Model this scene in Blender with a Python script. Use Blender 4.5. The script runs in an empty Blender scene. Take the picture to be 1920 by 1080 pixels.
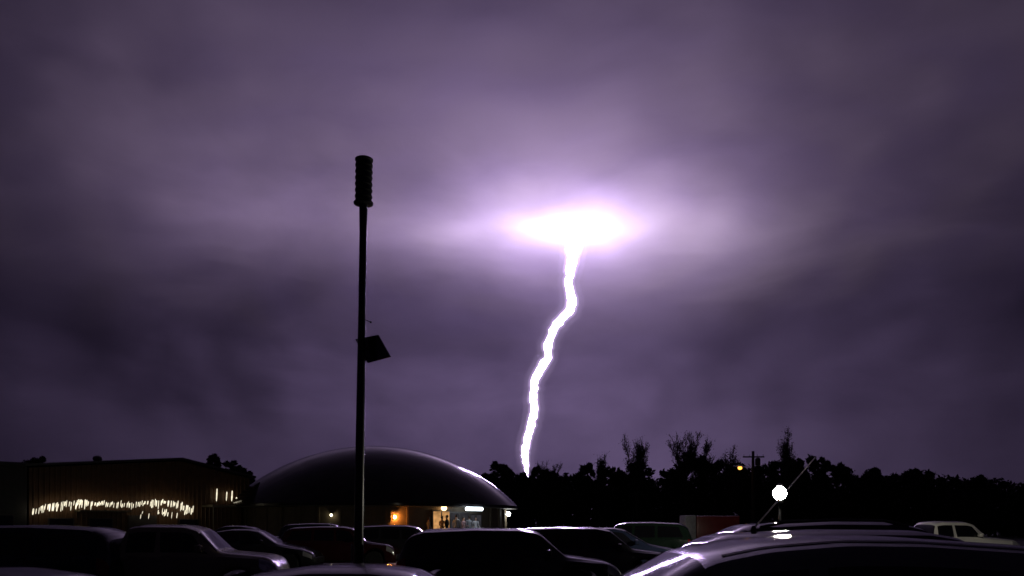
import bpy, bmesh, math, random
import numpy as np
from mathutils import Vector, Matrix, noise, Quaternion

R = math.radians
scene = bpy.context.scene
col = scene.collection
rnd = random.Random(7)

# ------------------------------------------------------------------ camera, sky, light, exposure
EYE, FPX, HOR = 1.6, 1500.0, 986.0
cam_data = bpy.data.cameras.new('camera')
cam_data.sensor_width = 36
cam_data.lens = 36 * FPX / 1920
cam_data.shift_y = (HOR - 540) / 1920
cam_data.clip_start = 0.05
cam_data.clip_end = 9000
cam = bpy.data.objects.new('camera', cam_data)
col.objects.link(cam)
cam.location = (0, 0, EYE)
cam.rotation_euler = (R(90), 0, 0)
scene.camera = cam

world = bpy.data.worlds.new('World')
scene.world = world
world.use_nodes = True
bg = world.node_tree.nodes['Background']
bg.inputs['Color'].default_value = (0.40, 0.31, 0.95, 1)
bg.inputs['Strength'].default_value = 0.010

vs = scene.view_settings
vs.view_transform = 'Standard'
vs.look = 'None'
vs.exposure = 0
vs.gamma = 1
scene.cycles.use_denoising = True
scene.cycles.denoiser = 'OPENIMAGEDENOISE'
scene.cycles.max_bounces = 6
scene.cycles.sample_clamp_indirect = 6
scene.cycles.volume_bounces = 0
scene.cycles.use_light_tree = True


def cloud_lamp(name, loc, power, color, radius):
    """An unseen lamp above the cloud base; serves the flash and the added sky fill."""
    ld = bpy.data.lights.new(name, 'POINT')
    ld.energy = power
    ld.color = color
    ld.shadow_soft_size = radius
    o = bpy.data.objects.new(name, ld)
    col.objects.link(o)
    o.location = loc
    return o


def at(px, py, Y):
    """World point that stands at distance Y where the photograph shows it."""
    return Vector(((px - 960) / FPX * Y, Y, EYE + (HOR - py) / FPX * Y))


BOLT_Y = 1420.0
FLASH = at(1085, 422, BOLT_Y)
for dx, dy, dz, pw in ((-88, -14, 44, 0.11e6), (-36, 30, 44, 0.18e6), (16, 36, 44, 0.18e6), (50, -4, 44, 0.11e6), (92, -10, 46, 0.10e6)):
    cloud_lamp('cloud_flash_fill', FLASH + Vector((dx, dy, dz)), pw, (1.0, 0.82, 1.0), 8)
cloud_lamp('cloud_flash_fill', FLASH + Vector((0, -20, 240)), 4.3e6, (0.90, 0.66, 1.0), 20)
cloud_lamp('cloud_flash_fill', FLASH + Vector((-160, -460, 450)), 1.45e6, (0.72, 0.52, 1.0), 20)  # added lamp, brightens the upper sky
cloud_lamp('cloud_flash_fill', FLASH + Vector((-210, 40, 95)), 0.26e6, (1.0, 0.80, 1.0), 12)  # added lamp, spreads the glow to the left
cloud_lamp('cloud_flash_fill', FLASH + Vector((-560, -60, 230)), 1.05e6, (0.84, 0.62, 1.0), 20)  # added lamp, brightens the left part of the sky
cloud_lamp('cloud_flash_fill', FLASH + Vector((240, 60, 100)), 0.30e6, (1.0, 0.80, 1.0), 12)  # added lamp, spreads the glow to the right

# ------------------------------------------------------------------ helpers
MATS = {}


def mat(name, color, rough=0.6, metal=0.0, coat=0.0, var=0.15, scale=4.0, bump=0.0, bscale=30.0, spec=0.5, sheen=0.0):
    """Principled material with procedural colour variation, roughness variation and relief."""
    m = bpy.data.materials.new(name)
    m.use_nodes = True
    nt = m.node_tree
    b = nt.nodes['Principled BSDF']
    tc = nt.nodes.new('ShaderNodeTexCoord')
    n = nt.nodes.new('ShaderNodeTexNoise')
    n.inputs['Scale'].default_value = scale
    n.inputs['Detail'].default_value = 6
    nt.links.new(tc.outputs['Object'], n.inputs['Vector'])
    rp = nt.nodes.new('ShaderNodeValToRGB')
    c = np.array(color)
    rp.color_ramp.elements[0].position = 0.3
    rp.color_ramp.elements[1].position = 0.7
    rp.color_ramp.elements[0].color = (*np.clip(c * (1 - var), 0, 1), 1)
    rp.color_ramp.elements[1].color = (*np.clip(c * (1 + var), 0, 1), 1)
    nt.links.new(n.outputs['Fac'], rp.inputs['Fac'])
    nt.links.new(rp.outputs['Color'], b.inputs['Base Color'])
    mr = nt.nodes.new('ShaderNodeMapRange')
    mr.inputs['To Min'].default_value = max(0.02, rough * 0.8)
    mr.inputs['To Max'].default_value = min(1, rough * 1.2)
    nt.links.new(n.outputs['Fac'], mr.inputs['Value'])
    nt.links.new(mr.outputs['Result'], b.inputs['Roughness'])
    b.inputs['Metallic'].default_value = metal
    b.inputs['Coat Weight'].default_value = coat
    b.inputs['Coat Roughness'].default_value = 0.06
    b.inputs['Specular IOR Level'].default_value = spec
    if bump > 0:
        n2 = nt.nodes.new('ShaderNodeTexNoise')
        n2.inputs['Scale'].default_value = bscale
        n2.inputs['Detail'].default_value = 4
        nt.links.new(tc.outputs['Object'], n2.inputs['Vector'])
        bp = nt.nodes.new('ShaderNodeBump')
        bp.inputs['Strength'].default_value = bump
        bp.inputs['Distance'].default_value = 0.02
        nt.links.new(n2.outputs['Fac'], bp.inputs['Height'])
        nt.links.new(bp.outputs['Normal'], b.inputs['Normal'])
    MATS[name] = m
    return m


def emit(name, color, strength, var=0.15, scale=6):
    m = bpy.data.materials.new(name)
    m.use_nodes = True
    nt = m.node_tree
    nt.nodes.remove(nt.nodes['Principled BSDF'])
    e = nt.nodes.new('ShaderNodeEmission')
    e.inputs['Color'].default_value = (*color, 1)
    tc = nt.nodes.new('ShaderNodeTexCoord')
    n = nt.nodes.new('ShaderNodeTexNoise')
    n.inputs['Scale'].default_value = scale
    nt.links.new(tc.outputs['Object'], n.inputs['Vector'])
    mr = nt.nodes.new('ShaderNodeMapRange')
    mr.inputs['To Min'].default_value = strength * (1 - var)
    mr.inputs['To Max'].default_value = strength * (1 + var)
    nt.links.new(n.outputs['Fac'], mr.inputs['Value'])
    nt.links.new(mr.outputs['Result'], e.inputs['Strength'])
    nt.links.new(e.outputs['Emission'], nt.nodes['Material Output'].inputs['Surface'])
    MATS[name] = m
    return m


class MB:
    """Collects geometry; build() links it as one mesh object."""

    def __init__(self):
        self.v, self.f = [], []

    def add(self, vs, fs):
        o = len(self.v)
        self.v += [tuple(p) for p in vs]
        self.f += [tuple(i + o for i in f) for f in fs]
        return self

    def box(self, c, s, rot=None, taper=1.0, bevel=0.0):
        hx, hy, hz = s[0] / 2, s[1] / 2, s[2] / 2
        bm = bmesh.new()
        bmesh.ops.create_cube(bm, size=1)
        for v in bm.verts:
            t = taper if v.co.z > 0 else 1
            v.co = Vector((v.co.x * 2 * hx * t, v.co.y * 2 * hy * t, v.co.z * 2 * hz))
        if bevel:
            bmesh.ops.bevel(bm, geom=bm.edges[:], offset=bevel, segments=2, profile=0.6, affect='EDGES')
        bm.verts.ensure_lookup_table()
        M = (rot.to_4x4() if rot else Matrix.Identity(4))
        vs = [Vector(c) + M @ v.co for v in bm.verts]
        fs = [[v.index for v in f.verts] for f in bm.faces]
        bm.verts.index_update()
        fs = [[v.index for v in f.verts] for f in bm.faces]
        bm.free()
        return self.add(vs, fs)

    def tube(self, pts, rad, n=8, caps=True):
        pts = [Vector(p) for p in pts]
        if not hasattr(rad, '__len__'):
            rad = [rad] * len(pts)
        vs, fs = [], []
        up = None
        for i, p in enumerate(pts):
            d = (pts[min(i + 1, len(pts) - 1)] - pts[max(i - 1, 0)]).normalized()
            a = d.orthogonal().normalized() if up is None else (up - d * up.dot(d)).normalized()
            up = a
            b = d.cross(a)
            for k in range(n):
                t = 2 * math.pi * k / n
                vs.append(p + (a * math.cos(t) + b * math.sin(t)) * rad[i])
        for i in range(len(pts) - 1):
            for k in range(n):
                k2 = (k + 1) % n
                fs.append((i * n + k, i * n + k2, (i + 1) * n + k2, (i + 1) * n + k))
        if caps:
            fs.append(tuple(range(n))[::-1])
            fs.append(tuple((len(pts) - 1) * n + k for k in range(n)))
        return self.add(vs, fs)

    def lathe(self, prof, n=20, c=(0, 0, 0), axis='z'):
        vs, fs = [], []
        for r, z in prof:
            for k in range(n):
                t = 2 * math.pi * k / n
                x, y = r * math.cos(t), r * math.sin(t)
                p = (x, y, z) if axis == 'z' else ((x, z, y) if axis == 'y' else (z, x, y))
                vs.append(Vector(c) + Vector(p))
        for i in range(len(prof) - 1):
            for k in range(n):
                k2 = (k + 1) % n
                fs.append((i * n + k, i * n + k2, (i + 1) * n + k2, (i + 1) * n + k))
        fs.append(tuple(range(n))[::-1])
        fs.append(tuple((len(prof) - 1) * n + k for k in range(n)))
        return self.add(vs, fs)

    def ball(self, c, r, sq=(1, 1, 1), seg=12, rings=8):
        prof = [(max(1e-3, math.sin(math.pi * i / rings)) * r, -math.cos(math.pi * i / rings) * r) for i in range(rings + 1)]
        o = len(self.v)
        self.lathe(prof, seg)
        for i in range(o, len(self.v)):
            x, y, z = self.v[i]
            self.v[i] = (c[0] + x * sq[0], c[1] + y * sq[1], c[2] + z * sq[2])
        return self

    def mesh(self, name, material, smooth=True, angle=35):
        me = bpy.data.meshes.new(name)
        me.from_pydata(self.v, [], self.f)
        me.materials.append(material)
        if smooth:
            me.polygons.foreach_set('use_smooth', [True] * len(me.polygons))
            me.set_sharp_from_angle(angle=R(angle))
        me.update()
        return me

    def build(self, name, material, parent=None, smooth=True, angle=35):
        o = bpy.data.objects.new(name, self.mesh(name, material, smooth, angle))
        col.objects.link(o)
        o.parent = parent
        return o


def tag(o, label, cat, group=None):
    o['label'] = label
    o['category'] = cat
    if group:
        o['group'] = group
    return o


def thing(name, loc, label, cat, group=None, rz=0.0):
    o = bpy.data.objects.new(name, None)
    o.empty_display_size = 0.3
    col.objects.link(o)
    o.location = loc
    o.rotation_euler = (0, 0, rz)
    return tag(o, label, cat, group)


def structure(o):
    o['kind'] = 'structure'
    return o


# ------------------------------------------------------------------ materials
mat('asphalt', (0.028, 0.028, 0.031), rough=0.42, var=0.35, scale=0.8, bump=0.6, bscale=60)
mat('line_paint', (0.55, 0.55, 0.52), rough=0.55, var=0.2, scale=5)
mat('concrete', (0.16, 0.155, 0.15), rough=0.8, var=0.2, scale=1.5, bump=0.3)
mat('grass_ground', (0.022, 0.028, 0.014), rough=0.9, var=0.4, scale=0.3, bump=0.8, bscale=8)
mat('dome_shell', (0.022, 0.020, 0.023), rough=0.12, var=0.25, scale=0.6, bump=0.05, bscale=5, spec=0.15)
mat('dome_wall', (0.15, 0.115, 0.08), rough=0.75, var=0.15, scale=2, bump=0.3, bscale=14)
mat('soffit', (0.10, 0.09, 0.08), rough=0.8)
mat('brown_siding', (0.13, 0.062, 0.026), rough=0.55, var=0.2, scale=2)
mat('dark_siding', (0.045, 0.042, 0.04), rough=0.6, var=0.2)
mat('roof_metal', (0.05, 0.048, 0.055), rough=0.45, var=0.2, scale=2)
mat('fascia', (0.26, 0.22, 0.14), rough=0.6)
mat('pole_metal', (0.022, 0.022, 0.025), rough=0.30, metal=0.3, var=0.2, scale=3)
mat('siren_plastic', (0.018, 0.018, 0.02), rough=0.5)
mat('panel_glass', (0.01, 0.012, 0.025), rough=0.15)
mat('steel', (0.35, 0.35, 0.36), rough=0.35, metal=1.0)
mat('chrome', (0.75, 0.75, 0.76), rough=0.12, metal=1.0, var=0.05)
mat('moulding', (0.16, 0.16, 0.17), rough=0.45, metal=0.6)
mat('wood_pole', (0.03, 0.022, 0.016), rough=0.85, var=0.3, scale=3, bump=0.4)
mat('car_glass', (0.006, 0.006, 0.008), rough=0.05, var=0.1, spec=0.6)
mat('tyre', (0.012, 0.012, 0.012), rough=0.85)
mat('rim', (0.42, 0.42, 0.44), rough=0.3, metal=0.9)
mat('trim', (0.012, 0.012, 0.013), rough=0.5)
mat('lens_clear', (0.65, 0.65, 0.62), rough=0.08, metal=0.5)
mat('lens_red', (0.22, 0.01, 0.01), rough=0.12)
mat('bark', (0.035, 0.028, 0.022), rough=0.9, var=0.3)
mat('leaf', (0.010, 0.013, 0.008), rough=0.8, var=0.4, scale=0.6)
mat('leaf_brown', (0.014, 0.011, 0.008), rough=0.8, var=0.4, scale=0.6)
mat('trailer_red', (0.30, 0.03, 0.025), rough=0.35, coat=0.4)
mat('trailer_white', (0.6, 0.6, 0.62), rough=0.4)
mat('door_frame', (0.06, 0.05, 0.045), rough=0.5)
mat('skin', (0.42, 0.26, 0.19), rough=0.55)
mat('hair', (0.03, 0.02, 0.015), rough=0.6)
emit('bolt_light', (0.70, 0.50, 1.0), 78, var=0.1, scale=0.02)
emit('flood_light', (1.0, 0.94, 0.76), 520)
emit('orange_light', (1.0, 0.46, 0.07), 2.6)
emit('amber_light', (1.0, 0.60, 0.26), 7)
emit('sconce_light', (1.0, 0.32, 0.05), 230)
emit('tube_light', (0.78, 0.90, 1.0), 8)
emit('led_light', (0.95, 1.0, 0.96), 48)
emit('small_light', (1.0, 0.92, 0.60), 10)
emit('warm_window', (1.0, 0.50, 0.18), 0.55, var=0.8, scale=3)
emit('cool_window', (0.75, 0.72, 0.85), 0.035, var=0.8, scale=3)
emit('streak_glow', (1.0, 0.90, 0.66), 1.15, var=0.95, scale=2.5)  # emission stands in for lamp reflections on the hall siding


def paint(name, color, rough=0.16, metal=0.0):
    if name not in MATS:
        mat(name, color, rough=rough, metal=metal, coat=0.2, var=0.10, scale=2.5, bump=0.05, bscale=90, spec=0.35)
    return MATS[name]


# ------------------------------------------------------------------ sky: storm cloud base, a real shell lit by the bolt and by flash and fill lamps
def cloud_material():
    m = bpy.data.materials.new('storm_cloud')
    m.use_nodes = True
    nt = m.node_tree
    nt.nodes.remove(nt.nodes['Principled BSDF'])
    tc = nt.nodes.new('ShaderNodeTexCoord')
    mp = nt.nodes.new('ShaderNodeMapping')
    mp.inputs['Location'].default_value = CLOUD_SHIFT
    mp.inputs['Scale'].default_value = (0.0024, 0.0024, 0.0042)
    nt.links.new(tc.outputs['Object'], mp.inputs['Vector'])
    n = nt.nodes.new('ShaderNodeTexNoise')
    n.inputs['Scale'].default_value = 1.0
    n.inputs['Detail'].default_value = 6
    n.inputs['Roughness'].default_value = 0.50
    n.inputs['Distortion'].default_value = 0.3
    nt.links.new(mp.outputs['Vector'], n.inputs['Vector'])
    rp = nt.nodes.new('ShaderNodeValToRGB')
    rp.color_ramp.interpolation = 'EASE'
    rp.color_ramp.elements[0].position = 0.26
    rp.color_ramp.elements[1].position = 0.74
    rp.color_ramp.elements[0].color = (0.38, 0.366, 0.41, 1)
    rp.color_ramp.elements[1].color = (0.62, 0.605, 0.64, 1)
    nt.links.new(n.outputs['Fac'], rp.inputs['Fac'])
    tr = nt.nodes.new('ShaderNodeBsdfTranslucent')
    df = nt.nodes.new('ShaderNodeBsdfDiffuse')
    mx = nt.nodes.new('ShaderNodeMixShader')
    mx.inputs['Fac'].default_value = 0.5
    nt.links.new(rp.outputs['Color'], tr.inputs['Color'])
    nt.links.new(rp.outputs['Color'], df.inputs['Color'])
    nt.links.new(df.outputs['BSDF'], mx.inputs[1])
    nt.links.new(tr.outputs['BSDF'], mx.inputs[2])
    nt.links.new(mx.outputs['Shader'], nt.nodes['Material Output'].inputs['Surface'])
    return m


CLOUD_SHIFT = (7.4, 10.2, 2.6)
SKY_R, SKY_H, SKY_P = 1950.0, 578.0, 5.0


def build_sky():
    nu, nv = 540, 170
    vs, fs = [], []
    for j in range(nv + 1):
        el = math.pi / 2 * j / nv
        for i in range(nu):
            a = 2 * math.pi * i / nu
            d = Vector((math.cos(a) * math.cos(el), math.sin(a) * math.cos(el), math.sin(el)))
            ce, se = math.cos(el) ** (2 / SKY_P) if j < nv else 0.0, math.sin(el) ** (2 / SKY_P) if j else 0.0
            p = Vector((math.cos(a) * ce * SKY_R, math.sin(a) * ce * SKY_R, se * SKY_H - 12))
            q = p / 420.0
            k = (noise.fractal(q, 1.0, 2.1, 3) * 36 + noise.fractal(q * 4.3, 0.9, 2.2, 3) * 4) * min(1, el * 6)
            p += d * k
            vs.append(p)
    for j in range(nv):
        for i in range(nu):
            i2 = (i + 1) % nu
            fs.append((j * nu + i, j * nu + i2, (j + 1) * nu + i2, (j + 1) * nu + i))
    mb = MB()
    mb.add(vs, fs)
    o = mb.build('sky', cloud_material(), angle=180)
    structure(o)


build_sky()


# ------------------------------------------------------------------ ground, parking lot, markings
def sheet(name, pts, z, material, parent=None):
    mb = MB()
    mb.add([(x, y, z) for x, y in pts], [tuple(range(len(pts)))])
    return mb.build(name, material, parent, smooth=False)


ring = [(1880 * math.cos(2 * math.pi * k / 64), 1880 * math.sin(2 * math.pi * k / 64)) for k in range(64)]
structure(sheet('ground', ring, -0.012, MATS['grass_ground']))
lot = structure(sheet('parking_lot', [(-60, -25), (70, -25), (70, 50.5), (-60, 50.5)], 0.0, MATS['asphalt']))
for row_y in (8.0, 19.5, 30.5):
    for k in range(-9, 13):
        x = k * 2.75 + 0.4
        sheet('bay_line', [(x, row_y - 2.4), (x + 0.1, row_y - 2.4), (x + 0.1, row_y + 2.4), (x, row_y + 2.4)], 0.004, MATS['line_paint'], lot)
mb = MB()
mb.box((5, 51.2, 0.065), (130, 1.4, 0.15), bevel=0.02)
structure(mb.build('pavement', MATS['concrete']))

# ------------------------------------------------------------------ lightning
def build_bolt():
    pts = [(1078, 440, 17), (1077, 456, 15.5), (1075, 467, 14), (1073, 480, 11.5), (1069, 505, 9.5), (1066, 532, 8.6), (1073, 558, 9), (1069, 580, 9), (1052, 600, 8.5),
           (1036, 622, 8.5), (1027, 645, 8.6), (1029, 668, 8.2), (1015, 690, 8.2), (1003, 712, 8), (1000, 735, 8), (1002, 765, 8.4),
           (997, 795, 7.8), (989, 822, 7.6), (984, 845, 7.8), (985, 866, 6.4), (988, 884, 3.0), (989, 905, 1.8), (988, 940, 1.5), (990, 984.0, 1.4)]
    r2 = random.Random(3)
    fine, rad = [], []
    for a, b in zip(pts[:-1], pts[1:]):
        n = 4
        for k in range(n):
            t = k / n
            j = 0.4 if k == 0 else 1.8
            fine.append(at(a[0] + (b[0] - a[0]) * t + r2.uniform(-j, j), a[1] + (b[1] - a[1]) * t, BOLT_Y))
            rad.append((a[2] + (b[2] - a[2]) * t) * BOLT_Y / FPX * r2.uniform(0.80, 1.06) * 0.84)
    fine.append(at(pts[-1][0], pts[-1][1], BOLT_Y))
    rad.append(1.0)
    for k, p in enumerate(fine):
        p.y += 10 * math.sin(k * 0.33)
    base = Vector((fine[-1].x, fine[-1].y, 0))
    t = thing('lightning_bolt', base, 'single jagged white lightning bolt striking down from the glowing cloud behind the trees', 'lightning')
    mb = MB()
    mb.tube([p - base for p in fine], rad, 8)
    mb.build('channel', MATS['bolt_light'], t, angle=180)
    # soft bloom round the channel, put in as two nested sheaths of volume emission
    for name, k, add, dens in (('bloom_sheath', 1.0, 6.0, 0.020), ('outer_bloom', 1.0, 16.0, 0.0022)):
        m = bpy.data.materials.new(name)
        m.use_nodes = True
        nt = m.node_tree
        nt.nodes.remove(nt.nodes['Principled BSDF'])
        e = nt.nodes.new('ShaderNodeEmission')
        e.inputs['Color'].default_value = (0.80, 0.60, 1.0, 1)
        e.inputs['Strength'].default_value = dens
        nt.links.new(e.outputs['Emission'], nt.nodes['Material Output'].inputs['Volume'])
        mb = MB()
        mb.tube([p - base for p in fine[1:-10]], [r * k + add * (0.35 + 0.65 * min(1, r / 7)) for r in rad[1:-10]], 12)
        mb.build(name, m, t, angle=180)


build_bolt()

# ------------------------------------------------------------------ dome hall
DC = Vector((-11.05, 65.0, 0))
EAVE_R, EAVE_Z, APEX_Z, WALL_R = 11.57, 3.16, 8.02, 10.5
PLINTH = 0.55


def wall_pt(phi, r, z):
    return Vector((r * math.sin(R(phi)), -r * math.cos(R(phi)), z))


def build_dome():
    t = thing('dome_hall', DC, 'low dark dome hall with overhanging round roof and small lamps along its wall', 'building')
    h = APEX_Z - EAVE_Z
    SR = (EAVE_R ** 2 + h ** 2) / (2 * h)
    zc = APEX_Z - SR
    amax = math.asin(EAVE_R / SR)
    prof = []
    for k in range(40):
        a = amax * (1 - k / 39.0)
        prof.append((max(SR * math.sin(a), 0.01), zc + SR * math.cos(a)))
    mb = MB()
    mb.lathe([(EAVE_R - 0.05, EAVE_Z - 0.16), (EAVE_R, EAVE_Z - 0.14)] + prof, 160)
    mb.build('roof', MATS['dome_shell'], t, angle=40)
    mb = MB()
    mb.lathe([(0.1, EAVE_Z - 0.22), (EAVE_R - 0.08, EAVE_Z - 0.22), (EAVE_R - 0.08, EAVE_Z - 0.165), (0.1, EAVE_Z - 0.165)], 96)
    mb.build('soffit', MATS['soffit'], t)
    mb = MB()
    mb.lathe([(WALL_R, PLINTH), (WALL_R, EAVE_Z - 0.225)], 96)
    mb.build('wall', MATS['dome_wall'], t)
    mb = MB()
    mb.lathe([(WALL_R + 2.4, 0.0), (WALL_R + 2.4, PLINTH - 0.02), (WALL_R + 2.36, PLINTH)], 96)
    mb.build('terrace', MATS['concrete'], t)
    for k in range(3):
        mb = MB()
        r = WALL_R + 2.4 + 0.16 + 0.32 * k
        mb.box(wall_pt(45, r, (PLINTH - 0.14 * (k + 1)) / 2), (5.0, 0.32, PLINTH - 0.14 * (k + 1)), Quaternion((0, 0, 1), R(45)).to_matrix())
        mb.build('step', MATS['concrete'], t)
    # pilasters between wall bays
    for k in range(24):
        phi = -96 + k * 8.4
        if 28 < phi < 60:
            continue
        mb = MB()
        mb.box(wall_pt(phi, WALL_R + 0.05, (PLINTH + EAVE_Z - 0.23) / 2), (0.22, 0.16, EAVE_Z - 0.24 - PLINTH), Quaternion((0, 0, 1), R(phi)).to_matrix(), bevel=0.01)
        mb.build('pilaster', MATS['dome_wall'], t)
    # lit glass doors
    for phi, w, zt, m, nm in ((35.0, 1.5, 2.72, 'warm_window', 'lit_door'), (43.5, 1.9, 2.62, 'cool_window', 'entrance_door'), (52.5, 1.3, 2.5, 'cool_window', 'entrance_door')):
        q = Quaternion((0, 0, 1), R(phi)).to_matrix()
        mb = MB()
        mb.box(wall_pt(phi, WALL_R + 0.06, (PLINTH + zt) / 2), (w, 0.12, zt - PLINTH), q)
        d = mb.build(nm, MATS['door_frame'], t)
        for s in (-1, 1):
            mb = MB()
            off = q @ Vector((s * w * 0.235, 0, 0))
            mb.box(wall_pt(phi, WALL_R + 0.125, (PLINTH + zt) / 2 + 0.03) + off, (w * 0.40, 0.02, zt - PLINTH - 0.28), q)
            mb.build('pane', MATS[m], d)


build_dome()


def dome_lamp(name, phi, z, m, label, r=0.13, off=0.22, shape='ball', rz=None):
    p = DC + wall_pt(phi, WALL_R + off, z)
    t = thing(name, p, label, 'lamp', rz=R(phi))
    mb = MB()
    if shape == 'ball':
        mb.ball((0, 0, 0), r)
        mb.build('bulb', MATS[m], t)
        mb = MB()
        mb.box((0, off / 2 + 0.05, 0.02), (0.1, off - 0.06, 0.1), bevel=0.01)
        mb.box((0, 0.0, r + 0.03), (0.24, 0.26, 0.05), bevel=0.01)
    elif shape == 'tube':
        mb.tube([(-0.74, 0, 0), (0.74, 0, 0)], r, 12)
        mb.build('tube', MATS[m], t)
        mb = MB()
        mb.box((0, 0, r + 0.035), (1.56, 0.22, 0.06), bevel=0.01)
        mb.box((0, off / 2, r + 0.035), (0.1, off, 0.05))
    else:   # half-shielded wall sconce throwing light down the wall
        mb.ball((0, 0, 0), r, sq=(0.8, 0.6, 1.1))
        mb.build('bulb', MATS[m], t)
        mb = MB()
        mb.box((-0.14, 0.0, 0.02), (0.03, 0.34, 0.42), bevel=0.01)
        mb.box((0.0, 0.02, 0.25), (0.30, 0.30, 0.04), bevel=0.01)
    mb.build('bracket', MATS['trim'], t)
    return t


dome_lamp('wall_lamp', -6.6, 2.33, 'small_light', 'small dim yellow lamp alone on the dark wall of the dome hall', r=0.085)
dome_lamp('wall_sconce', 16.4, 2.20, 'sconce_light', 'shielded orange sconce washing the dome hall wall with orange light', r=0.11, shape='sconce', off=0.26)
dome_lamp('globe_lamp', 35.5, 2.86, 'amber_light', 'round amber globe lamp above the lit warm door of the dome hall', r=0.20, off=0.3)
dome_lamp('tube_lamp', 45.0, 2.80, 'tube_light', 'long cool white tube lamp over the entrance under the dome eave', r=0.13, shape='tube', off=1.35)
dome_lamp('flood_lamp', 85.0, 2.56, 'led_light', 'bright white lamp at the end of the dome hall wall under the eave tip', r=0.17, off=0.3)


# ------------------------------------------------------------------ people at the entrance
def person(loc, rz, shirt, trousers, label, arm=0.0, stride=0.12, h=1.72):
    k = h / 1.75
    J = {'pelvis': (0, 0, 0.95, .15, .11), 'waist': (0, 0, 1.10, .135, .10), 'chest': (0, 0, 1.30, .165, .115), 'neckb': (0, 0, 1.46, .10, .08), 'neck': (0, -.01, 1.53, .055, .055),
         'jaw': (0, -.03, 1.60, .062, .075), 'head': (0, -.015, 1.68, .078, .092), 'crown': (0, 0, 1.745, .055, .065)}
    E = [('pelvis', 'waist'), ('waist', 'chest'), ('chest', 'neckb'), ('neckb', 'neck'), ('neck', 'jaw'), ('jaw', 'head'), ('head', 'crown')]
    for s, n in ((-1, 'l'), (1, 'r')):
        st = s * stride
        J.update({'sh' + n: (s * .19, 0, 1.42, .065, .06), 'el' + n: (s * .25, .03 - arm * .1, 1.14, .045, .045), 'wr' + n: (s * .25, -.08 - arm * .25, .90 + arm * .25, .032, .030),
                  'ha' + n: (s * .245, -.11 - arm * .3, .82 + arm * .3, .036, .022), 'hip' + n: (s * .095, 0, .90, .09, .09), 'kn' + n: (s * .105, -.02 - st * .5, .50, .06, .06),
                  'an' + n: (s * .11, .02 - st, .09, .042, .045), 'to' + n: (s * .125, -.15 - st, .04, .04, .03)})
        E += [('chest', 'sh' + n), ('sh' + n, 'el' + n), ('el' + n, 'wr' + n), ('wr' + n, 'ha' + n), ('pelvis', 'hip' + n), ('hip' + n, 'kn' + n), ('kn' + n, 'an' + n), ('an' + n, 'to' + n)]
    names = list(J)
    me = bpy.data.meshes.new('body')
    me.from_pydata([Vector(J[n][:3]) * k for n in names], [(names.index(a), names.index(b)) for a, b in E], [])
    o = bpy.data.objects.new('body', me)
    col.objects.link(o)
    sk = o.modifiers.new('skin', 'SKIN')
    for i, n in enumerate(names):
        sv = me.skin_vertices[0].data[i]
        sv.radius = (J[n][3] * k, J[n][4] * k)
        sv.use_root = (n == 'pelvis')
    sk.use_smooth_shade = True
    sub = o.modifiers.new('sub', 'SUBSURF')
    sub.levels = sub.render_levels = 1
    dg = bpy.context.evaluated_depsgraph_get()
    dg.update()
    m2 = bpy.data.meshes.new_from_object(o.evaluated_get(dg))
    bpy.data.objects.remove(o)
    m2.materials.clear()
    for mm in (MATS['skin'], shirt, trousers, MATS['trim']):
        m2.materials.append(mm)
    for p in m2.polygons:
        p.use_smooth = True
        z = p.center.z / k
        hand = abs(p.center.x) > .2 * k and p.center.y < -.085 * k - arm * .2
        p.material_index = 0 if (z > 1.50 or hand) else (1 if (z > .93 or abs(p.center.x) > .2 * k) else (2 if z > .10 else 3))
    t = thing('person', loc, label, 'person', 'people gathered at the entrance of the dome hall', rz)
    b = bpy.data.objects.new('body', m2)
    col.objects.link(b)
    b.parent = t
    mb = MB()
    mb.ball((0, .012 * k, 1.70 * k), .105 * k, sq=(.9, 1.02, .95), seg=12, rings=8)
    mb.v = [(x, y + (0.05 if z < 1.70 * k and y < 0.02 else 0), z) for x, y, z in mb.v]
    mb.build('hair', MATS['hair'], t)
    mb = MB()
    mb.ball((0, -.105 * k, 1.645 * k), .016 * k, sq=(.8, 1.2, 1.4), seg=8, rings=5)
    mb.build('nose', MATS['skin'], t)


cl = {n: mat('cloth_' + n, c, rough=0.85, var=0.15, scale=10) for n, c in
      {'white': (.55, .53, .56), 'grey': (.25, .25, .27), 'pink': (.40, .24, .26), 'navy': (.03, .04, .08), 'denim': (.07, .09, .15), 'black': (.02, .02, .02), 'tan': (.35, .27, .18)}.items()}
for px, dep, rz, sh, tr_, lab, arm, h in (
        (856, .75, 170, 'white', 'denim', 'person in a white top standing beneath the tube lamp at the dome entrance', 0.3, 1.80),
        (869, .60, 60, 'pink', 'black', 'person in a pinkish top standing sideways before the dome entrance', 0.8, 1.66),
        (880, .70, 200, 'grey', 'navy', 'person in a grey top with dark trousers at the dome entrance', 0.0, 1.74),
        (892, .62, 20, 'white', 'tan', 'person in a white top and tan trousers at the far side of the entrance', 0.5, 1.68),
        (829, .60, 150, 'tan', 'black', 'person in a tan top in front of the warm lit door', 0.6, 1.70),
        (838, .9, 250, 'black', 'denim', 'person in black beside the warm lit door', 0.1, 1.76),
        (804, .7, 120, 'grey', 'black', 'person in grey standing alone along the dome wall', 0.2, 1.62)):
    best = min((abs(960 + FPX * (DC.x + (WALL_R + dep) * math.sin(R(f))) / (DC.y - (WALL_R + dep) * math.cos(R(f))) - px), f) for f in np.arange(0, 80, 0.1))[1]
    p = DC + wall_pt(best, WALL_R + dep, PLINTH)
    person(p, R(rz), cl[sh], cl[tr_], lab, arm, 0.1, h)


# ------------------------------------------------------------------ left buildings
A = Vector((-29.4, 48.7, 0))
B = Vector((-19.7, 60.0, 0))


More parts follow.
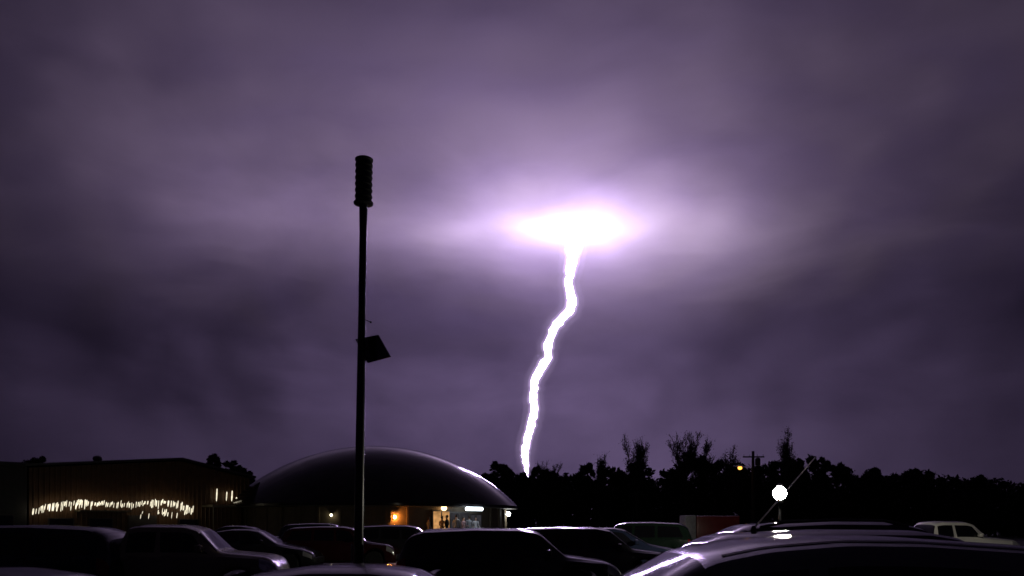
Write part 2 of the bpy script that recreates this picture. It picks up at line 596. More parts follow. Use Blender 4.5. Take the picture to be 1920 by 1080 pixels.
def build_hall():
    u = (B - A).normalized()
    L = (B - A).length
    nrm = Vector((u.y, -u.x, 0))            # towards the lot
    t = thing('metal_hall', A, 'brown metal-sided hall with low gable roof, with rows of glowing tubes imitating reflections', 'building', rz=math.atan2(u.y, u.x))
    # local: x along wall, y back into the building, z up
    ez, az, ax, dep = 5.25, 6.22, L * 0.64, 22.0

    def top(x):
        return ez + (az - ez) * (x / ax if x < ax else (L - x) / (L - ax))
    # wall: vertical ribbed metal siding, each sheet a piece of its own
    n = 24
    for k in range(n):
        x0, x1 = L * k / n, L * (k + 1) / n
        mb = MB()
        xs = [x0 + (x1 - x0) * f for f in (0, .30, .36, .44, .50, .80, .86, .94, 1.0)]
        ys = [0, 0, -.05, -.05, 0, 0, -.05, -.05, 0]
        vs = [(x, y, 0.0) for x, y in zip(xs, ys)] + [(x, y, top(x) - 0.1) for x, y in zip(xs, ys)]
        vs += [(x1, .06, 0), (x0, .06, 0), (x1, .06, top(x1) - .1), (x0, .06, top(x0) - .1)]
        m = len(xs)
        fs = [(i, i + 1, m + i + 1, m + i) for i in range(m - 1)] + [(m - 1, 2 * m, 2 * m + 2, 2 * m - 1), (2 * m, 2 * m + 1, 2 * m + 3, 2 * m + 2), (2 * m + 1, 0, m, 2 * m + 3)]
        mb.add(vs, fs)
        mb.build('siding_sheet', MATS['brown_siding'], t, smooth=False)
    mb = MB()
    for x0, x1 in ((0.0, 0.1), (L - 0.1, L)):
        mb.box(((x0 + x1) / 2, dep / 2 + .1, ez / 2 - .05), (0.1, dep, ez - .12))
    mb.box((L / 2, dep, ez / 2 - .05), (L - .2, 0.1, ez - .12))
    mb.build('wall', MATS['brown_siding'], t, smooth=False)
    mb = MB()
    o = 0.35
    for (xa, za), (xb, zb) in (((-o, ez - o * .1), (ax, az)), ((ax, az), (L + o, ez - o * .2))):
        vs = []
        for y in (-o, dep + o):
            vs += [(xa, y, za), (xb, y, zb), (xb, y, zb + .14), (xa, y, za + .14)]
        mb.add(vs, [(0, 1, 2, 3), (7, 6, 5, 4), (0, 4, 5, 1), (3, 2, 6, 7), (0, 3, 7, 4), (1, 5, 6, 2)])
    roof = mb.build('roof', MATS['roof_metal'], t, smooth=False)
    # porch canopy on the right part of the front
    mb = MB()
    mb.box((L * .87, -0.8, 3.02), (L * .25, 1.5, 0.16), bevel=0.02)
    for x in (L * .755, L * .985):
        mb.tube([(x, -1.4, 0), (x, -1.4, 2.94)], 0.05, 8)
    mb.build('porch_canopy', MATS['fascia'], t)
    # doors and windows
    mb = MB()
    mb.box((L * .46, -0.07, 1.15), (1.9, 0.10, 2.3))
    d = mb.build('door', MATS['door_frame'], t)
    mb = MB()
    mb.box((L * .46 + .1, -0.14, 1.1), (0.05, 0.05, 0.4))
    mb.build('handle', MATS['steel'], d)
    mb = MB()
    mb.box((L * .28, -0.5, 2.55), (3.2, 0.9, 0.1), bevel=0.01)
    mb.build('awning', MATS['fascia'], t)
    for x in (L * .12, L * .28, L * .68):
        mb = MB()
        mb.box((x, -0.06, 1.6), (1.5, 0.1, 1.0))
        w = mb.build('window', MATS['door_frame'], t)
        mb = MB()
        mb.box((x, -0.115, 1.6), (1.36, 0.02, 0.86))
        mb.build('pane', MATS['car_glass'], w)
    return t, u, L, nrm


hall, hu, hL, hn = build_hall()


def wall_hit(px, off):
    """Point on the hall's front plane pushed off metres towards the lot, seen at px."""
    P, k = A + hn * off, (px - 960) / FPX
    s = (k * P.y - P.x) / (hu.x - k * hu.y)
    return P + hu * s


def streak_tubes(label, items, off):  # glowing tubes in place of reflection streaks on the ribbed siding
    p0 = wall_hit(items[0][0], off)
    t = thing('reflection_streak_row', Vector((p0.x, p0.y, 0)), label, 'lights')
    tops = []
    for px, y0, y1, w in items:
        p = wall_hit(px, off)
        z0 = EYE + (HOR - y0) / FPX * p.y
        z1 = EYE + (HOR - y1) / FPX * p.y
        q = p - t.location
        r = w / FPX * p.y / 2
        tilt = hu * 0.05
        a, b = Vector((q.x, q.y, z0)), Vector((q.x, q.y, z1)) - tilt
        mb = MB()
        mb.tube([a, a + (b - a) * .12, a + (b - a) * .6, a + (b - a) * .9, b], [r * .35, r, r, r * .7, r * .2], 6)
        mb.build('streak_tube', MATS['streak_glow'], t, angle=180)
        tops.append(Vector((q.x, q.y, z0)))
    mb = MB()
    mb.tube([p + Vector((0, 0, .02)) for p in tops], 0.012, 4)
    mb.build('streak_cable', MATS['trim'], t)  # added line joining the tops of the streak tubes


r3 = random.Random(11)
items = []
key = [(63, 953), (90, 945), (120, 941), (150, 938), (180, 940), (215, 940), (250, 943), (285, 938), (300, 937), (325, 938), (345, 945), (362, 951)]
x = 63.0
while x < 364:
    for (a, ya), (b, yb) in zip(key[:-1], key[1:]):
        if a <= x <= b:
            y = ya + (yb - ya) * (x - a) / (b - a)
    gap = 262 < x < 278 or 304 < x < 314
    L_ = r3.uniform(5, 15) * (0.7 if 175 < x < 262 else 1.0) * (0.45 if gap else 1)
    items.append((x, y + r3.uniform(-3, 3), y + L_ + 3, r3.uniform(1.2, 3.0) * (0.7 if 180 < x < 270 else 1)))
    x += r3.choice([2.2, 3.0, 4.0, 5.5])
streak_tubes('long swagged row of white glowing tubes imitating reflections across the front of the brown hall', items, 0.55)
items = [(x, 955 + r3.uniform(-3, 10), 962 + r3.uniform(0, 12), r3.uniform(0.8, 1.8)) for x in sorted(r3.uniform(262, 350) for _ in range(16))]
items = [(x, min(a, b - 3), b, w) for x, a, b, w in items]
streak_tubes('shorter lower row of faint glowing tubes imitating reflections below the long row on the hall', items, 0.75)
streak_tubes('five tall separate white glowing tubes imitating reflections above the porch canopy of the hall', [(407, 916, 940, 2.4), (425.5, 922, 939, 2.2), (435.5, 920, 940, 2.6), (443.5, 932, 939, 1.8), (460.5, 920, 941, 3.4)], 0.3)

# roof vent
p = wall_hit(183, -5)
roof_z = 5.78
t = thing('roof_ventilator', Vector((p.x, p.y, roof_z)), 'round turbine ventilator standing on the roof of the brown hall', 'vent')
mb = MB()
mb.lathe([(0.14, -0.25), (0.14, 0.35)], 12)
mb.build('stack', MATS['roof_metal'], t)
mb = MB()
mb.lathe([(0.12, 0.35), (0.26, 0.42), (0.33, 0.56), (0.28, 0.70), (0.1, 0.78)], 16)
mb.build('turbine', MATS['roof_metal'], t)

# black flat-roofed building further left
t = thing('flat_roofed_building', A - hu * 4.1, 'unlit flat-roofed building joined to the left end of the brown metal hall', 'building', rz=math.atan2(hu.y, hu.x))
mb = MB()
mb.box((0, 5.9, 2.6), (7.9, 12, 5.2))
mb.build('wall', MATS['dark_siding'], t, smooth=False)
mb = MB()
mb.box((0, 5.9, 5.32), (8.0, 12.3, 0.22), bevel=0.02)
mb.build('parapet', MATS['roof_metal'], t)
for x in (-2.4, 0.2, 2.6):
    mb = MB()
    mb.box((x, -0.13, 1.7), (1.3, 0.1, 1.2))
    w = mb.build('window', MATS['door_frame'], t)
    mb = MB()
    mb.box((x, -0.19, 1.7), (1.14, 0.03, 1.04))
    mb.build('pane', MATS['car_glass'], w)


# ------------------------------------------------------------------ siren pole
def build_siren():
    Y = 16.5
    base = at(671, 1065, Y)
    base.z = 0
    top = at(681.5, 386, Y)
    t = thing('siren_pole', base, 'tall black siren pole with ribbed cylinder head and tilted solar panel', 'siren')
    d = top - base
    mb = MB()
    r0, r1 = 0.105, 0.075
    mb.tube([d * f for f in (0, .25, .5, .75, .93, 1.0)], [r0, r0 * .93, r0 * .85, r1, r1, .088], 20)
    mb.build('pole', MATS['pole_metal'], t)
    mb = MB()
    mb.lathe([(0.24, 0), (0.24, 0.03), (0.16, 0.05), (0.13, 0.28), (0.11, 0.32)], 20)
    mb.build('base_flange', MATS['pole_metal'], t)
    # head: stack of ring horns
    ax = d.normalized()
    q = Vector((0, 0, 1)).rotation_difference(ax)
    head = bpy.data.objects.new('siren_head', None)
    H = (386 - 297) / FPX * Y
    mb = MB()
    mb.lathe([(0.10, -0.01), (0.10, H - .02)], 20)
    core = mb.build('siren_head', MATS['siren_plastic'], t)
    bpy.data.objects.remove(head)
    core.location = d
    core.rotation_mode = 'QUATERNION'
    core.rotation_quaternion = q
    n = 7
    for k in range(n):
        z0 = 0.02 + (H - .08) * k / n
        hh = (H - .08) / n
        big = 0.200 if k == 0 else 0.178
        mb = MB()
        mb.lathe([(0.150, z0 - .004), (big, z0 + hh * .12), (big + .004, z0 + hh * .34), (0.168, z0 + hh * .62), (0.163, z0 + hh * .99)], 28)
        mb.build('horn_ring', MATS['siren_plastic'], core)
    mb = MB()
    mb.lathe([(0.165, H - .065), (0.186, H - .05), (0.186, H - .02), (0.15, H), (0.05, H + .012)], 28)
    mb.build('cap', MATS['siren_plastic'], core)
    # solar panel on a bracket
    c = [at(666, 636, Y + .35), at(708, 628, Y - .10), at(731, 669, Y - .32), at(689, 680, Y + .13)]
    nrm = (c[1] - c[0]).cross(c[3] - c[0]).normalized() * 0.035
    c = [p - base for p in c]
    mb = MB()
    mb.add(c + [p + nrm for p in c], [(0, 1, 2, 3), (7, 6, 5, 4), (0, 4, 5, 1), (1, 5, 6, 2), (2, 6, 7, 3), (3, 7, 4, 0)])
    pan = mb.build('solar_panel', MATS['panel_glass'], t, smooth=False)
    mid = sum(c, Vector()) / 4
    f = (mid.z) / d.z
    mb = MB()
    mb.tube([d * f, mid + nrm], 0.025, 8)
    mb.tube([d * (f - .035), mid + nrm * 1.0 + Vector((.05, 0, -.12))], 0.02, 8)
    mb.build('bracket', MATS['pole_metal'], t)
    # small antenna stub
    a = at(686, 600, Y) - base
    mb = MB()
    mb.tube([a - Vector((.06, 0, -.01)), a + Vector((.0, 0, 0)), at(694, 603.5, Y) - base], 0.008, 6)
    mb.ball(at(695, 604, Y) - base, 0.022, seg=8, rings=6)
    mb.build('antenna', MATS['pole_metal'], t)
    mb = MB()
    p = at(660, 1050, Y) - base
    mb.tube([Vector((-.115, -.06, .55)), Vector((-.112, -.06, 1.22))], 0.022, 8)
    mb.build('conduit', MATS['steel'], t)


build_siren()

# ------------------------------------------------------------------ utility pole with orange lamp, flood light
def build_utility():
    Y = 75.0
    top = at(1412, 846, Y)
    base = Vector((top.x, Y, 0))
    t = thing('utility_pole', base, 'wooden utility pole with crossarm and transformer carrying the orange street lamp', 'utility pole')
    mb = MB()
    mb.tube([(0, 0, 0), (0, 0, top.z * .5), (0, 0, top.z)], [.17, .15, .12], 12)
    mb.build('post', MATS['wood_pole'], t)
    mb = MB()
    mb.box((0, -.16, top.z - .55), (2.0, .11, .12), bevel=.01)
    mb.build('crossarm', MATS['wood_pole'], t)
    for x in (-.9, -.35, .35, .9):
        mb = MB()
        mb.lathe([(.03, 0), (.055, .04), (.035, .08), (.055, .12), (.02, .18)], 8, c=(x, -.16, top.z - .49))
        mb.build('insulator', MATS['steel'], t)
    mb = MB()
    mb.lathe([(.2, 0), (.24, .03), (.24, .62), (.2, .68), (.06, .74)], 14, c=(.42, -.05, top.z - 1.35))
    mb.build('transformer', MATS['dark_siding'], t)
    p = at(1387, 877, Y) - base
    mb = MB()
    mb.tube([(0, 0, p.z - .25), (-.45, 0, p.z + .08), (p.x + .1, 0, p.z + .16)], .035, 8)
    mb.build('lamp_arm', MATS['steel'], t)
    mb = MB()
    mb.box((p.x - .02, 0, p.z + .17), (.62, .26, .14), bevel=.04)
    h = mb.build('lamp_head', MATS['steel'], t)
    mb = MB()
    mb.ball((p.x + .02, 0, p.z - .02), .20, sq=(1.05, 1, .85))
    mb.build('lamp_globe', MATS['orange_light'], h)


build_utility()


def build_flood():
    Y = 22.0
    p = at(1462, 925, Y)
    base = Vector((p.x, Y, 0))
    t = thing('post_lamp', base, 'dazzling warm white globe lamp on a slim dark post in front of the trees', 'lamp')
    z = p.z
    mb = MB()
    mb.lathe([(.11, 0), (.11, .05), (.045, .12), (.035, z - .27)], 14)
    mb.build('post', MATS['pole_metal'], t)
    mb = MB()
    mb.lathe([(.05, z - .28), (.10, z - .25), (.11, z - .20)], 16)
    mb.build('collar', MATS['pole_metal'], t)
    mb = MB()
    mb.ball((0, 0, z), .18, seg=28, rings=18)
    mb.build('globe', MATS['flood_light'], t)
    mb = MB()
    mb.lathe([(.09, z + .205), (.08, z + .24), (.01, z + .27)], 16)
    mb.build('cap', MATS['pole_metal'], t)


build_flood()


# ------------------------------------------------------------------ vehicles
def interp(tab, x):
    xs = [r[0] for r in tab]
    return np.array([np.interp(x, xs, [r[c] for r in tab]) for c in range(1, len(tab[0]))])


# stations: fraction of length from the front, top height, belt height, top half-width fraction, plan half-width fraction
PROF = {
    'sedan': dict(st=[(0, .56, .50, .86, .80), (.02, .68, .62, .88, .88), (.10, .82, .78, .88, .96), (.27, .96, .90, .86, 1), (.43, 1.39, .93, .66, 1), (.50, 1.44, .94, .66, 1), (.62, 1.44, .95, .66, 1),
                      (.73, 1.37, .96, .64, 1), (.87, 1.05, .97, .80, .98), (.97, 1.0, .94, .84, .92), (1, .80, .74, .84, .86)],
                  H=1.44, win=[((.335, .525), (.445, .535)), ((.545, .735), (.55, .715))], ws=(.285, .425), rw=(.735, .855), wheels=(.18, .79)),
    'suv': dict(st=[(0, .66, .58, .86, .84), (.02, .86, .78, .90, .92), (.07, .98, .94, .90, .98), (.25, 1.10, 1.02, .88, 1), (.37, 1.62, 1.05, .72, 1), (.45, 1.69, 1.06, .72, 1), (.65, 1.70, 1.07, .72, 1),
                    (.88, 1.65, 1.08, .70, .98), (.945, 1.52, 1.08, .70, .96), (.985, 1.06, 1.0, .84, .94), (1, .80, .76, .84, .90)],
                H=1.70, win=[((.30, .49), (.395, .50)), ((.515, .68), (.52, .68)), ((.705, .91), (.705, .87))], ws=(.262, .362), rw=(.90, .955), wheels=(.18, .80)),
    'van': dict(st=[(0, .60, .54, .86, .82), (.02, .76, .70, .88, .90), (.07, .90, .84, .88, .97), (.17, 1.02, .95, .86, 1), (.36, 1.60, 1.02, .74, 1), (.42, 1.665, 1.03, .745, 1), (.50, 1.70, 1.035, .75, 1), (.58, 1.695, 1.04, .75, 1), (.72, 1.645, 1.045, .745, 1),
                    (.88, 1.555, 1.05, .73, .99), (.96, 1.40, 1.05, .73, .97), (.99, 1.0, .95, .84, .95), (1, .75, .70, .84, .92)],
                H=1.70, win=[((.27, .45), (.375, .455)), ((.47, .66), (.475, .66)), ((.68, .93), (.68, .90))], ws=(.185, .352), rw=(.915, .965), wheels=(.17, .80)),
    'pickup': dict(st=[(0, .70, .62, .88, .90), (.015, .98, .92, .92, .95), (.05, 1.10, 1.04, .92, .99), (.22, 1.20, 1.12, .90, 1), (.30, 1.68, 1.14, .76, 1), (.35, 1.76, 1.14, .76, 1), (.50, 1.77, 1.14, .76, 1),
                       (.555, 1.72, 1.14, .75, 1), (.575, 1.16, 1.12, .92, 1), (.96, 1.16, 1.12, .93, 1), (.985, 1.14, 1.10, .93, .99), (1, .80, .76, .90, .97)],
                   H=1.77, win=[((.255, .425), (.318, .43)), ((.445, .545), (.445, .54))], ws=(.228, .294), rw=(.553, .572), wheels=(.15, .77)),
}


class Car:
    def __init__(self, kind, L, W, H):
        self.P, self.L, self.W = PROF[kind], L, W
        self.k = H / PROF[kind]['H']
        self.rw = 0.34
        xs = np.linspace(0, 1, 121)
        raw = np.array([interp(self.P['st'], x) for x in xs])
        sm = raw.copy()
        for _ in range(2):
            sm[1:-1] = (sm[:-2] + 2 * sm[1:-1] + sm[2:]) / 4
        self.xs, self.tab = xs, sm

    def ring(self, xf):
        zt, zb, tf, pf = [np.interp(xf, self.xs, self.tab[:, c]) for c in range(4)]
        zt, zb = zt * self.k, zb * self.k
        w = self.W / 2 * pf
        zbot = 0.24
        for wx in self.P['wheels']:
            dx = (xf - wx) * self.L
            ra = self.rw + 0.07
            if abs(dx) < ra:
                zbot = max(zbot, 0.34 + math.sqrt(ra * ra - dx * dx))
        zbot = min(zbot, zb - 0.12)
        wt = w * tf
        cab = min(1, max(0, (zt - zb) / .35))
        crown = 0.035 + 0.055 * cab
        zre = max(zt - crown, zb + 0.004)
        if cab > .3:
            wt = wt * (0.98) + 0.02 * w
        pts = [(0, zbot + .02), (w * .90, zbot), (w * .985, zbot + min(.10, (zb - zbot) * .3)), (w, zbot + (zb - zbot) * .55), (w * .985, zb - .05 * (zb - zbot)), (w * .95, zb),
               (wt, zre), (wt * .955, zre + (zt - zre) * .42), (wt * .75, zt - (zt - zre) * .22), (wt * .4, zt - (zt - zre) * .05), (0, zt)]
        return pts

    def S(self, xf, k, side=1):
        pts = self.ring(xf)
        i = min(int(k), len(pts) - 2)
        f = k - i
        y = pts[i][0] * (1 - f) + pts[i + 1][0] * f
        z = pts[i][1] * (1 - f) + pts[i + 1][1] * f
        return Vector((self.L * (0.5 - xf), side * y, z))

    def body(self):
        xs = np.linspace(0, 1, 97)
        vs, fs = [], []
        n = None
        for xf in xs:
            h = self.ring(xf)
            x = self.L * (0.5 - xf)
            full = [(x, y, z) for y, z in h] + [(x, -y, z) for y, z in h[-2:0:-1]]
            n = len(full)
            vs += full
        for i in range(len(xs) - 1):
            for k in range(n):
                k2 = (k + 1) % n
                fs.append((i * n + k, i * n + k2, (i + 1) * n + k2, (i + 1) * n + k))
        fs.append(tuple(range(n))[::-1])
        fs.append(tuple((len(xs) - 1) * n + k for k in range(n)))
        return MB().add(vs, fs)

    def patch(self, f, nu, nv, off=0.006):
        """f(u,v)->(xf,k,side) sampled as a slightly proud curved panel with a rim."""
        vs, fs = [], []
        g = [[None] * (nv + 1) for _ in range(nu + 1)]
        for i in range(nu + 1):
            for j in range(nv + 1):
                g[i][j] = self.S(*f(i / nu, j / nv))
        outs, ins = [], []
        for i in range(nu + 1):
            for j in range(nv + 1):
                a = g[min(i + 1, nu)][j] - g[max(i - 1, 0)][j]
                b = g[i][min(j + 1, nv)] - g[i][max(j - 1, 0)]
                nn = a.cross(b)
                nn = nn.normalized() if nn.length > 1e-9 else Vector((0, 0, 1))
                c = Vector((g[i][j].x * .0, g[i][j].y, g[i][j].z - .75))
                if nn.dot(c) < 0:
                    nn = -nn
                outs.append(g[i][j] + nn * off)
                ins.append(g[i][j] - nn * .004)
        m = (nu + 1) * (nv + 1)
        vs = outs + ins
        idx = lambda i, j: i * (nv + 1) + j
        for i in range(nu):
            for j in range(nv):
                fs.append((idx(i, j), idx(i + 1, j), idx(i + 1, j + 1), idx(i, j + 1)))
        edge = [idx(i, 0) for i in range(nu + 1)] + [idx(nu, j) for j in range(1, nv + 1)] + [idx(i, nv) for i in range(nu - 1, -1, -1)] + [idx(0, j) for j in range(nv - 1, 0, -1)]
        for a, b in zip(edge, edge[1:] + edge[:1]):
            fs.append((a, b, b + m, a + m))
        return MB().add(vs, fs)


def wheel_meshes(r=0.34, w=0.22):
    if 'wheel' not in WM:
        mb = MB()
        mb.lathe([(r * .62, -w / 2), (r * .95, -w / 2), (r, -w * .3), (r, w * .3), (r * .95, w / 2), (r * .62, w / 2)], 28, axis='y')
        WM['tyre'] = mb.mesh('tyre', MATS['tyre'])
        mb = MB()
        mb.lathe([(r * .60, -w * .46), (r * .64, -w * .40), (r * .64, w * .40), (r * .60, w * .46), (r * .55, w * .40), (r * .52, w * .1), (.02, w * .1)], 28, axis='y')
        for k in range(5):
            a = 2 * math.pi * k / 5
            q = Quaternion((0, 1, 0), a).to_matrix()
            mb.box(q @ Vector((0, w * .27, r * .30)), (r * .16, w * .22, r * .56), q, bevel=.008)
        mb.lathe([(r * .14, w * .1), (r * .14, w * .44), (.02, w * .46)], 14, axis='y')
        WM['rim'] = mb.mesh('rim', MATS['rim'])
        WM['wheel'] = 1
    return WM['tyre'], WM['rim']


WM = {}


def sub(name, me, parent, loc=(0, 0, 0), rz=0):
    o = bpy.data.objects.new(name, me)
    col.objects.link(o)
    o.parent = parent
    o.location = loc
    o.rotation_euler = (0, 0, rz)
    return o


def vehicle(name, kind, loc, heading, pm, label, cat, L=4.7, W=1.85, H=None, rails=False, lamp='lens_clear', seam=False):
    c = Car(kind, L, W, H or PROF[kind]['H'])
    P = c.P
    t = thing(name, loc, label, cat, 'vehicles parked in the lot', R(heading))
    body = c.body().build('body', pm, t, angle=32)
    g = MATS['car_glass']
    a0, a1 = P['ws']
    c.patch(lambda u, v: (a0 + (a1 - a0) * u, 6.25 + 3.75 * (1 - abs(2 * v - 1)), 1 if v < .5 else -1), 8, 12, .005).build('windscreen', g, t, angle=60)
    b0, b1 = P['rw']
    c.patch(lambda u, v: (b0 + (b1 - b0) * u, 6.4 + 3.6 * (1 - abs(2 * v - 1)), 1 if v < .5 else -1), 6, 12, .005).build('rear_window', g, t, angle=60)
    for s in (1, -1):
        for (l0, l1), (t0, t1) in P['win']:
            c.patch(lambda u, v: ((l0 + (l1 - l0) * u) * (1 - v) + (t0 + (t1 - t0) * u) * v, 5.10 + .78 * v, s), 8, 4, .004).build('side_window', g, t, angle=60)
        c.patch(lambda u, v: (.012 + .062 * u, 3.35 + 1.25 * v, s), 6, 4, .010).build('headlight', MATS[lamp], t, angle=60)
        c.patch(lambda u, v: (.945 + .045 * u, 3.2 + 1.5 * v, s), 4, 4, .010).build('taillight', MATS['lens_red'], t, angle=60)
        # mirror
        xf = P['win'][0][0][0] + .035
        p = c.S(xf, 5.15, s)
        mb = MB()
        mb.box(p + Vector((0.02, s * .13, .07)), (.12, .20, .14), bevel=.035)
        mb.box(p + Vector((0.02, s * .03, .03)), (.06, .10, .05))
        mb.build('side_mirror', pm, t, angle=50)
        for (l0, l1), _ in P['win'][:2]:
            p = c.S(l1 - .025, 4.6, s)
            mb = MB()
            mb.box(p + Vector((0, s * .018, 0)), (.17, .03, .028), bevel=.008)
            mb.build('door_handle', pm, t)
        # sill and seam lines
        c.patch(lambda u, v: (.27 + .42 * u, 1.3 + .6 * v, s), 4, 2, .008).build('sill_trim', MATS['trim'], t)
        for wx in P['wheels']:
            x = L * (.5 - wx)
            w = bpy.data.objects.new('wheel', None)
            tm, rm = wheel_meshes()
            w = sub('wheel', tm, t, (x, s * (W / 2 - .125), .34), 0 if s > 0 else math.pi)
            w.name = 'wheel'
            sub('rim', rm, w)
        if rails:
            mb = MB()
            pts = [c.S(f, 7.3, s) + Vector((0, 0, .045 if 0 < i < 6 else .0)) for i, f in enumerate(np.linspace(.42, .86, 7))]
            mb.tube(pts, .018, 8)
            mb.build('roof_rail', MATS['trim'], t)
        if seam:
            c.patch(lambda u, v: (.375 + .53 * u, 7.55 + .22 * v, s), 24, 1, .0035).build('roof_ditch_strip', MATS['trim'], t)
            if s > 0:
                c.patch(lambda u, v: ((a0 + .01) + (a1 - a0 - .005) * u, 6.08 + .07 * v, s), 10, 1, .012).build('windscreen_moulding', MATS['moulding'], t)
    mb = MB()
    x = L / 2
    mb.box((x - .005, 0, .44), (.10, W * .76, .20), bevel=.04)
    mb.build('front_bumper', MATS['trim'], t, angle=60)
    mb = MB()
    mb.box((-x + .005, 0, .46), (.10, W * .80, .22), bevel=.04)
    mb.build('rear_bumper', MATS['trim'], t, angle=60)
    return t, c


silver = paint('paint_silver', (.15, .15, .165), metal=.3, rough=.17)
black = paint('paint_black', (.010, .010, .012))
dark_blue = paint('paint_dark_blue', (.012, .016, .035))
dark_grey = paint('paint_dark_grey', (.035, .035, .04), metal=.4)
maroon = paint('paint_maroon', (.045, .008, .010))
cream = paint('paint_cream', (.30, .26, .17), rough=.2)
white = paint('paint_white', (.80, .78, .74))
green = paint('paint_dark_green', (.010, .020, .014))


def place(px_front, Y, L, heading):
    """Centre of a vehicle whose nose (heading 0) or tail stands at px when parked across the view."""
    return (px_front - 960) / FPX * Y - (L / 2 if heading == 0 else -L / 2)


# nearest: silver minivan, nose to the left
LN = 4.9
vehicle('minivan', 'van', (1.02 - LN * .36 + LN * .5, 4.75, 0), 180, silver, 'silver minivan with black side glass reflecting the globe lamp on its roof', 'car', L=LN, W=1.92, H=1.55, seam=True)
# row behind it
tP, cP = vehicle('estate_car', 'suv', ((1310 - 960) / FPX * 8.4 + 4.6 * .12 + .0 - 0.0, 8.6, 0), 0, black, 'black estate car with a long raked whip antenna on its roof', 'car', L=4.6, W=1.82, H=1.565, rails=False)
tP.location.x = (1312 - 960) / FPX * 8.6 + 4.6 * .42
vehicle('sport_utility_car', 'suv', (4.62, 10.6, 0), 0, dark_grey, 'dark grey sport utility car with roof rails behind the silver minivan', 'car', L=4.2, W=1.85, H=1.67, rails=True)
# whip antenna on the estate car (raked)
base_w = at(1413, 991, 8.5)
tip_w = at(1529, 857, 8.9)
mb = MB()
inv = Matrix.Translation(tP.location).inverted()
b_, e_ = inv @ base_w, inv @ tip_w
mb.tube([b_, b_.lerp(e_, .5), e_], [.010, .009, .007], 8)
fg = bpy.data.materials.new('fibreglass')
fg.use_nodes = True
fnt = fg.node_tree
fnt.nodes.remove(fnt.nodes['Principled BSDF'])
fmx, ftr, fdf = fnt.nodes.new('ShaderNodeMixShader'), fnt.nodes.new('ShaderNodeBsdfTranslucent'), fnt.nodes.new('ShaderNodeBsdfDiffuse')
ftr.inputs['Color'].default_value = (0.85, 0.84, 0.80, 1)
fdf.inputs['Color'].default_value = (0.75, 0.75, 0.72, 1)
fmx.inputs['Fac'].default_value = 0.7
fnt.links.new(fdf.outputs['BSDF'], fmx.inputs[1])
fnt.links.new(ftr.outputs['BSDF'], fmx.inputs[2])
fnt.links.new(fmx.outputs['Shader'], fnt.nodes['Material Output'].inputs['Surface'])
ant = mb.build('whip_antenna', fg, tP, angle=180)
mb = MB()
mb.lathe([(.035, -.05), (.03, .0), (.018, .03)], 12, c=b_)
mb.build('antenna_base', MATS['trim'], ant)
mb = MB()
mb.ball(e_, .012, seg=8, rings=6)
mb.build('antenna_tip', MATS['trim'], ant)

# middle group, noses to the right
vehicle('crossover_car', 'suv', (place(1165, 16, 4.5, 0), 16.4, 0), 0, black, 'black crossover car with pale windscreen in front of the dome entrance', 'car', L=4.5, W=1.86, H=1.56)
vehicle('sedan_car', 'suv', (place(1268, 20.5, 4.6, 0), 21.0, 0), 0, dark_grey, 'dark grey hatchback parked just behind the black crossover car', 'car', L=4.6, W=1.85, H=1.58)
vehicle('sedan_car', 'sedan', (place(1290, 25.5, 4.7, 0), 26, 0), 0, dark_blue, 'dark blue car with sloping windscreen behind the dark grey hatchback', 'car', L=4.7, W=1.82, H=1.55)
vehicle('sport_utility_car', 'suv', (place(1078, 30.5, 4.6, 180), 31, 0), 169, green, 'tall dark green sport utility car standing before the trees', 'car', L=4.6, W=1.9, H=1.76)
# front cars cut by the frame
vehicle('coupe_car', 'sedan', (place(985, 6.6, 4.4, 0) + 0.95, 7.0, 0), 0, black, 'low black coupe whose roof edge catches the light beside the siren pole', 'car', L=4.4, W=1.78, H=1.265)
vehicle('coupe_car', 'sedan', (-4.9, 7.0, 0), 180, dark_blue, 'low dark blue car with only its roof showing', 'car', L=4.3, W=1.76, H=1.235)
# left group
vehicle('sport_utility_car', 'suv', (place(232, 15, 4.7, 180) - 4.7, 15.4, 0), 180, dark_blue, 'dark blue sport utility car with sloping tailgate below the glowing streaks', 'car', L=4.7, W=1.9, H=1.62)
vehicle('pickup_truck', 'pickup', (place(507, 15.2, 5.2, 0), 16.0, 0), 8, cream, 'cream pickup truck with chrome headlight in front of the hall porch', 'truck', L=5.2, W=1.92, H=1.63, lamp='chrome')
vehicle('sedan_car', 'sedan', (place(590, 27, 4.6, 0), 27.6, 0), 0, dark_grey, 'grey sedan with bright wheel rim parked left of the siren pole', 'car', L=4.6, W=1.82, H=1.50)
vehicle('hatchback_car', 'suv', (place(742, 29.5, 4.4, 0), 30.2, 0), 0, maroon, 'maroon hatchback standing directly behind the siren pole', 'car', L=4.4, W=1.8, H=1.60)
vehicle('sport_utility_car', 'suv', (place(858, 31.5, 4.4, 0), 32.2, 0), 0, dark_grey, 'dark grey sport utility car below the orange sconce of the dome', 'car', L=4.4, W=1.85, H=1.64)
# further row
vehicle('sport_utility_car', 'suv', (place(695, 38, 4.5, 0), 38.6, 0), 0, dark_blue, 'dark blue sport utility car in the far row under the small dim wall lamp', 'car', L=4.5, W=1.86, H=1.74)
vehicle('hatchback_car', 'suv', (place(955, 37, 4.3, 0), 37.6, 0), 0, dark_grey, 'dark grey hatchback in the far row under the bright lamp at the eave tip', 'car', L=4.3, W=1.82, H=1.50)
vehicle('sedan_car', 'sedan', (place(330, 36, 4.6, 180), 36.6, 0), 180, black, 'black sedan in the far row before the hall porch', 'car', L=4.6, W=1.82, H=1.62)
# white pickup on the right
vehicle('pickup_truck', 'pickup', (place(1915, 29, 5.6, 0), 29.8, 0), 0, white, 'white extended cab pickup truck parked by the dark trees', 'truck', L=5.6, W=1.95, H=1.78)

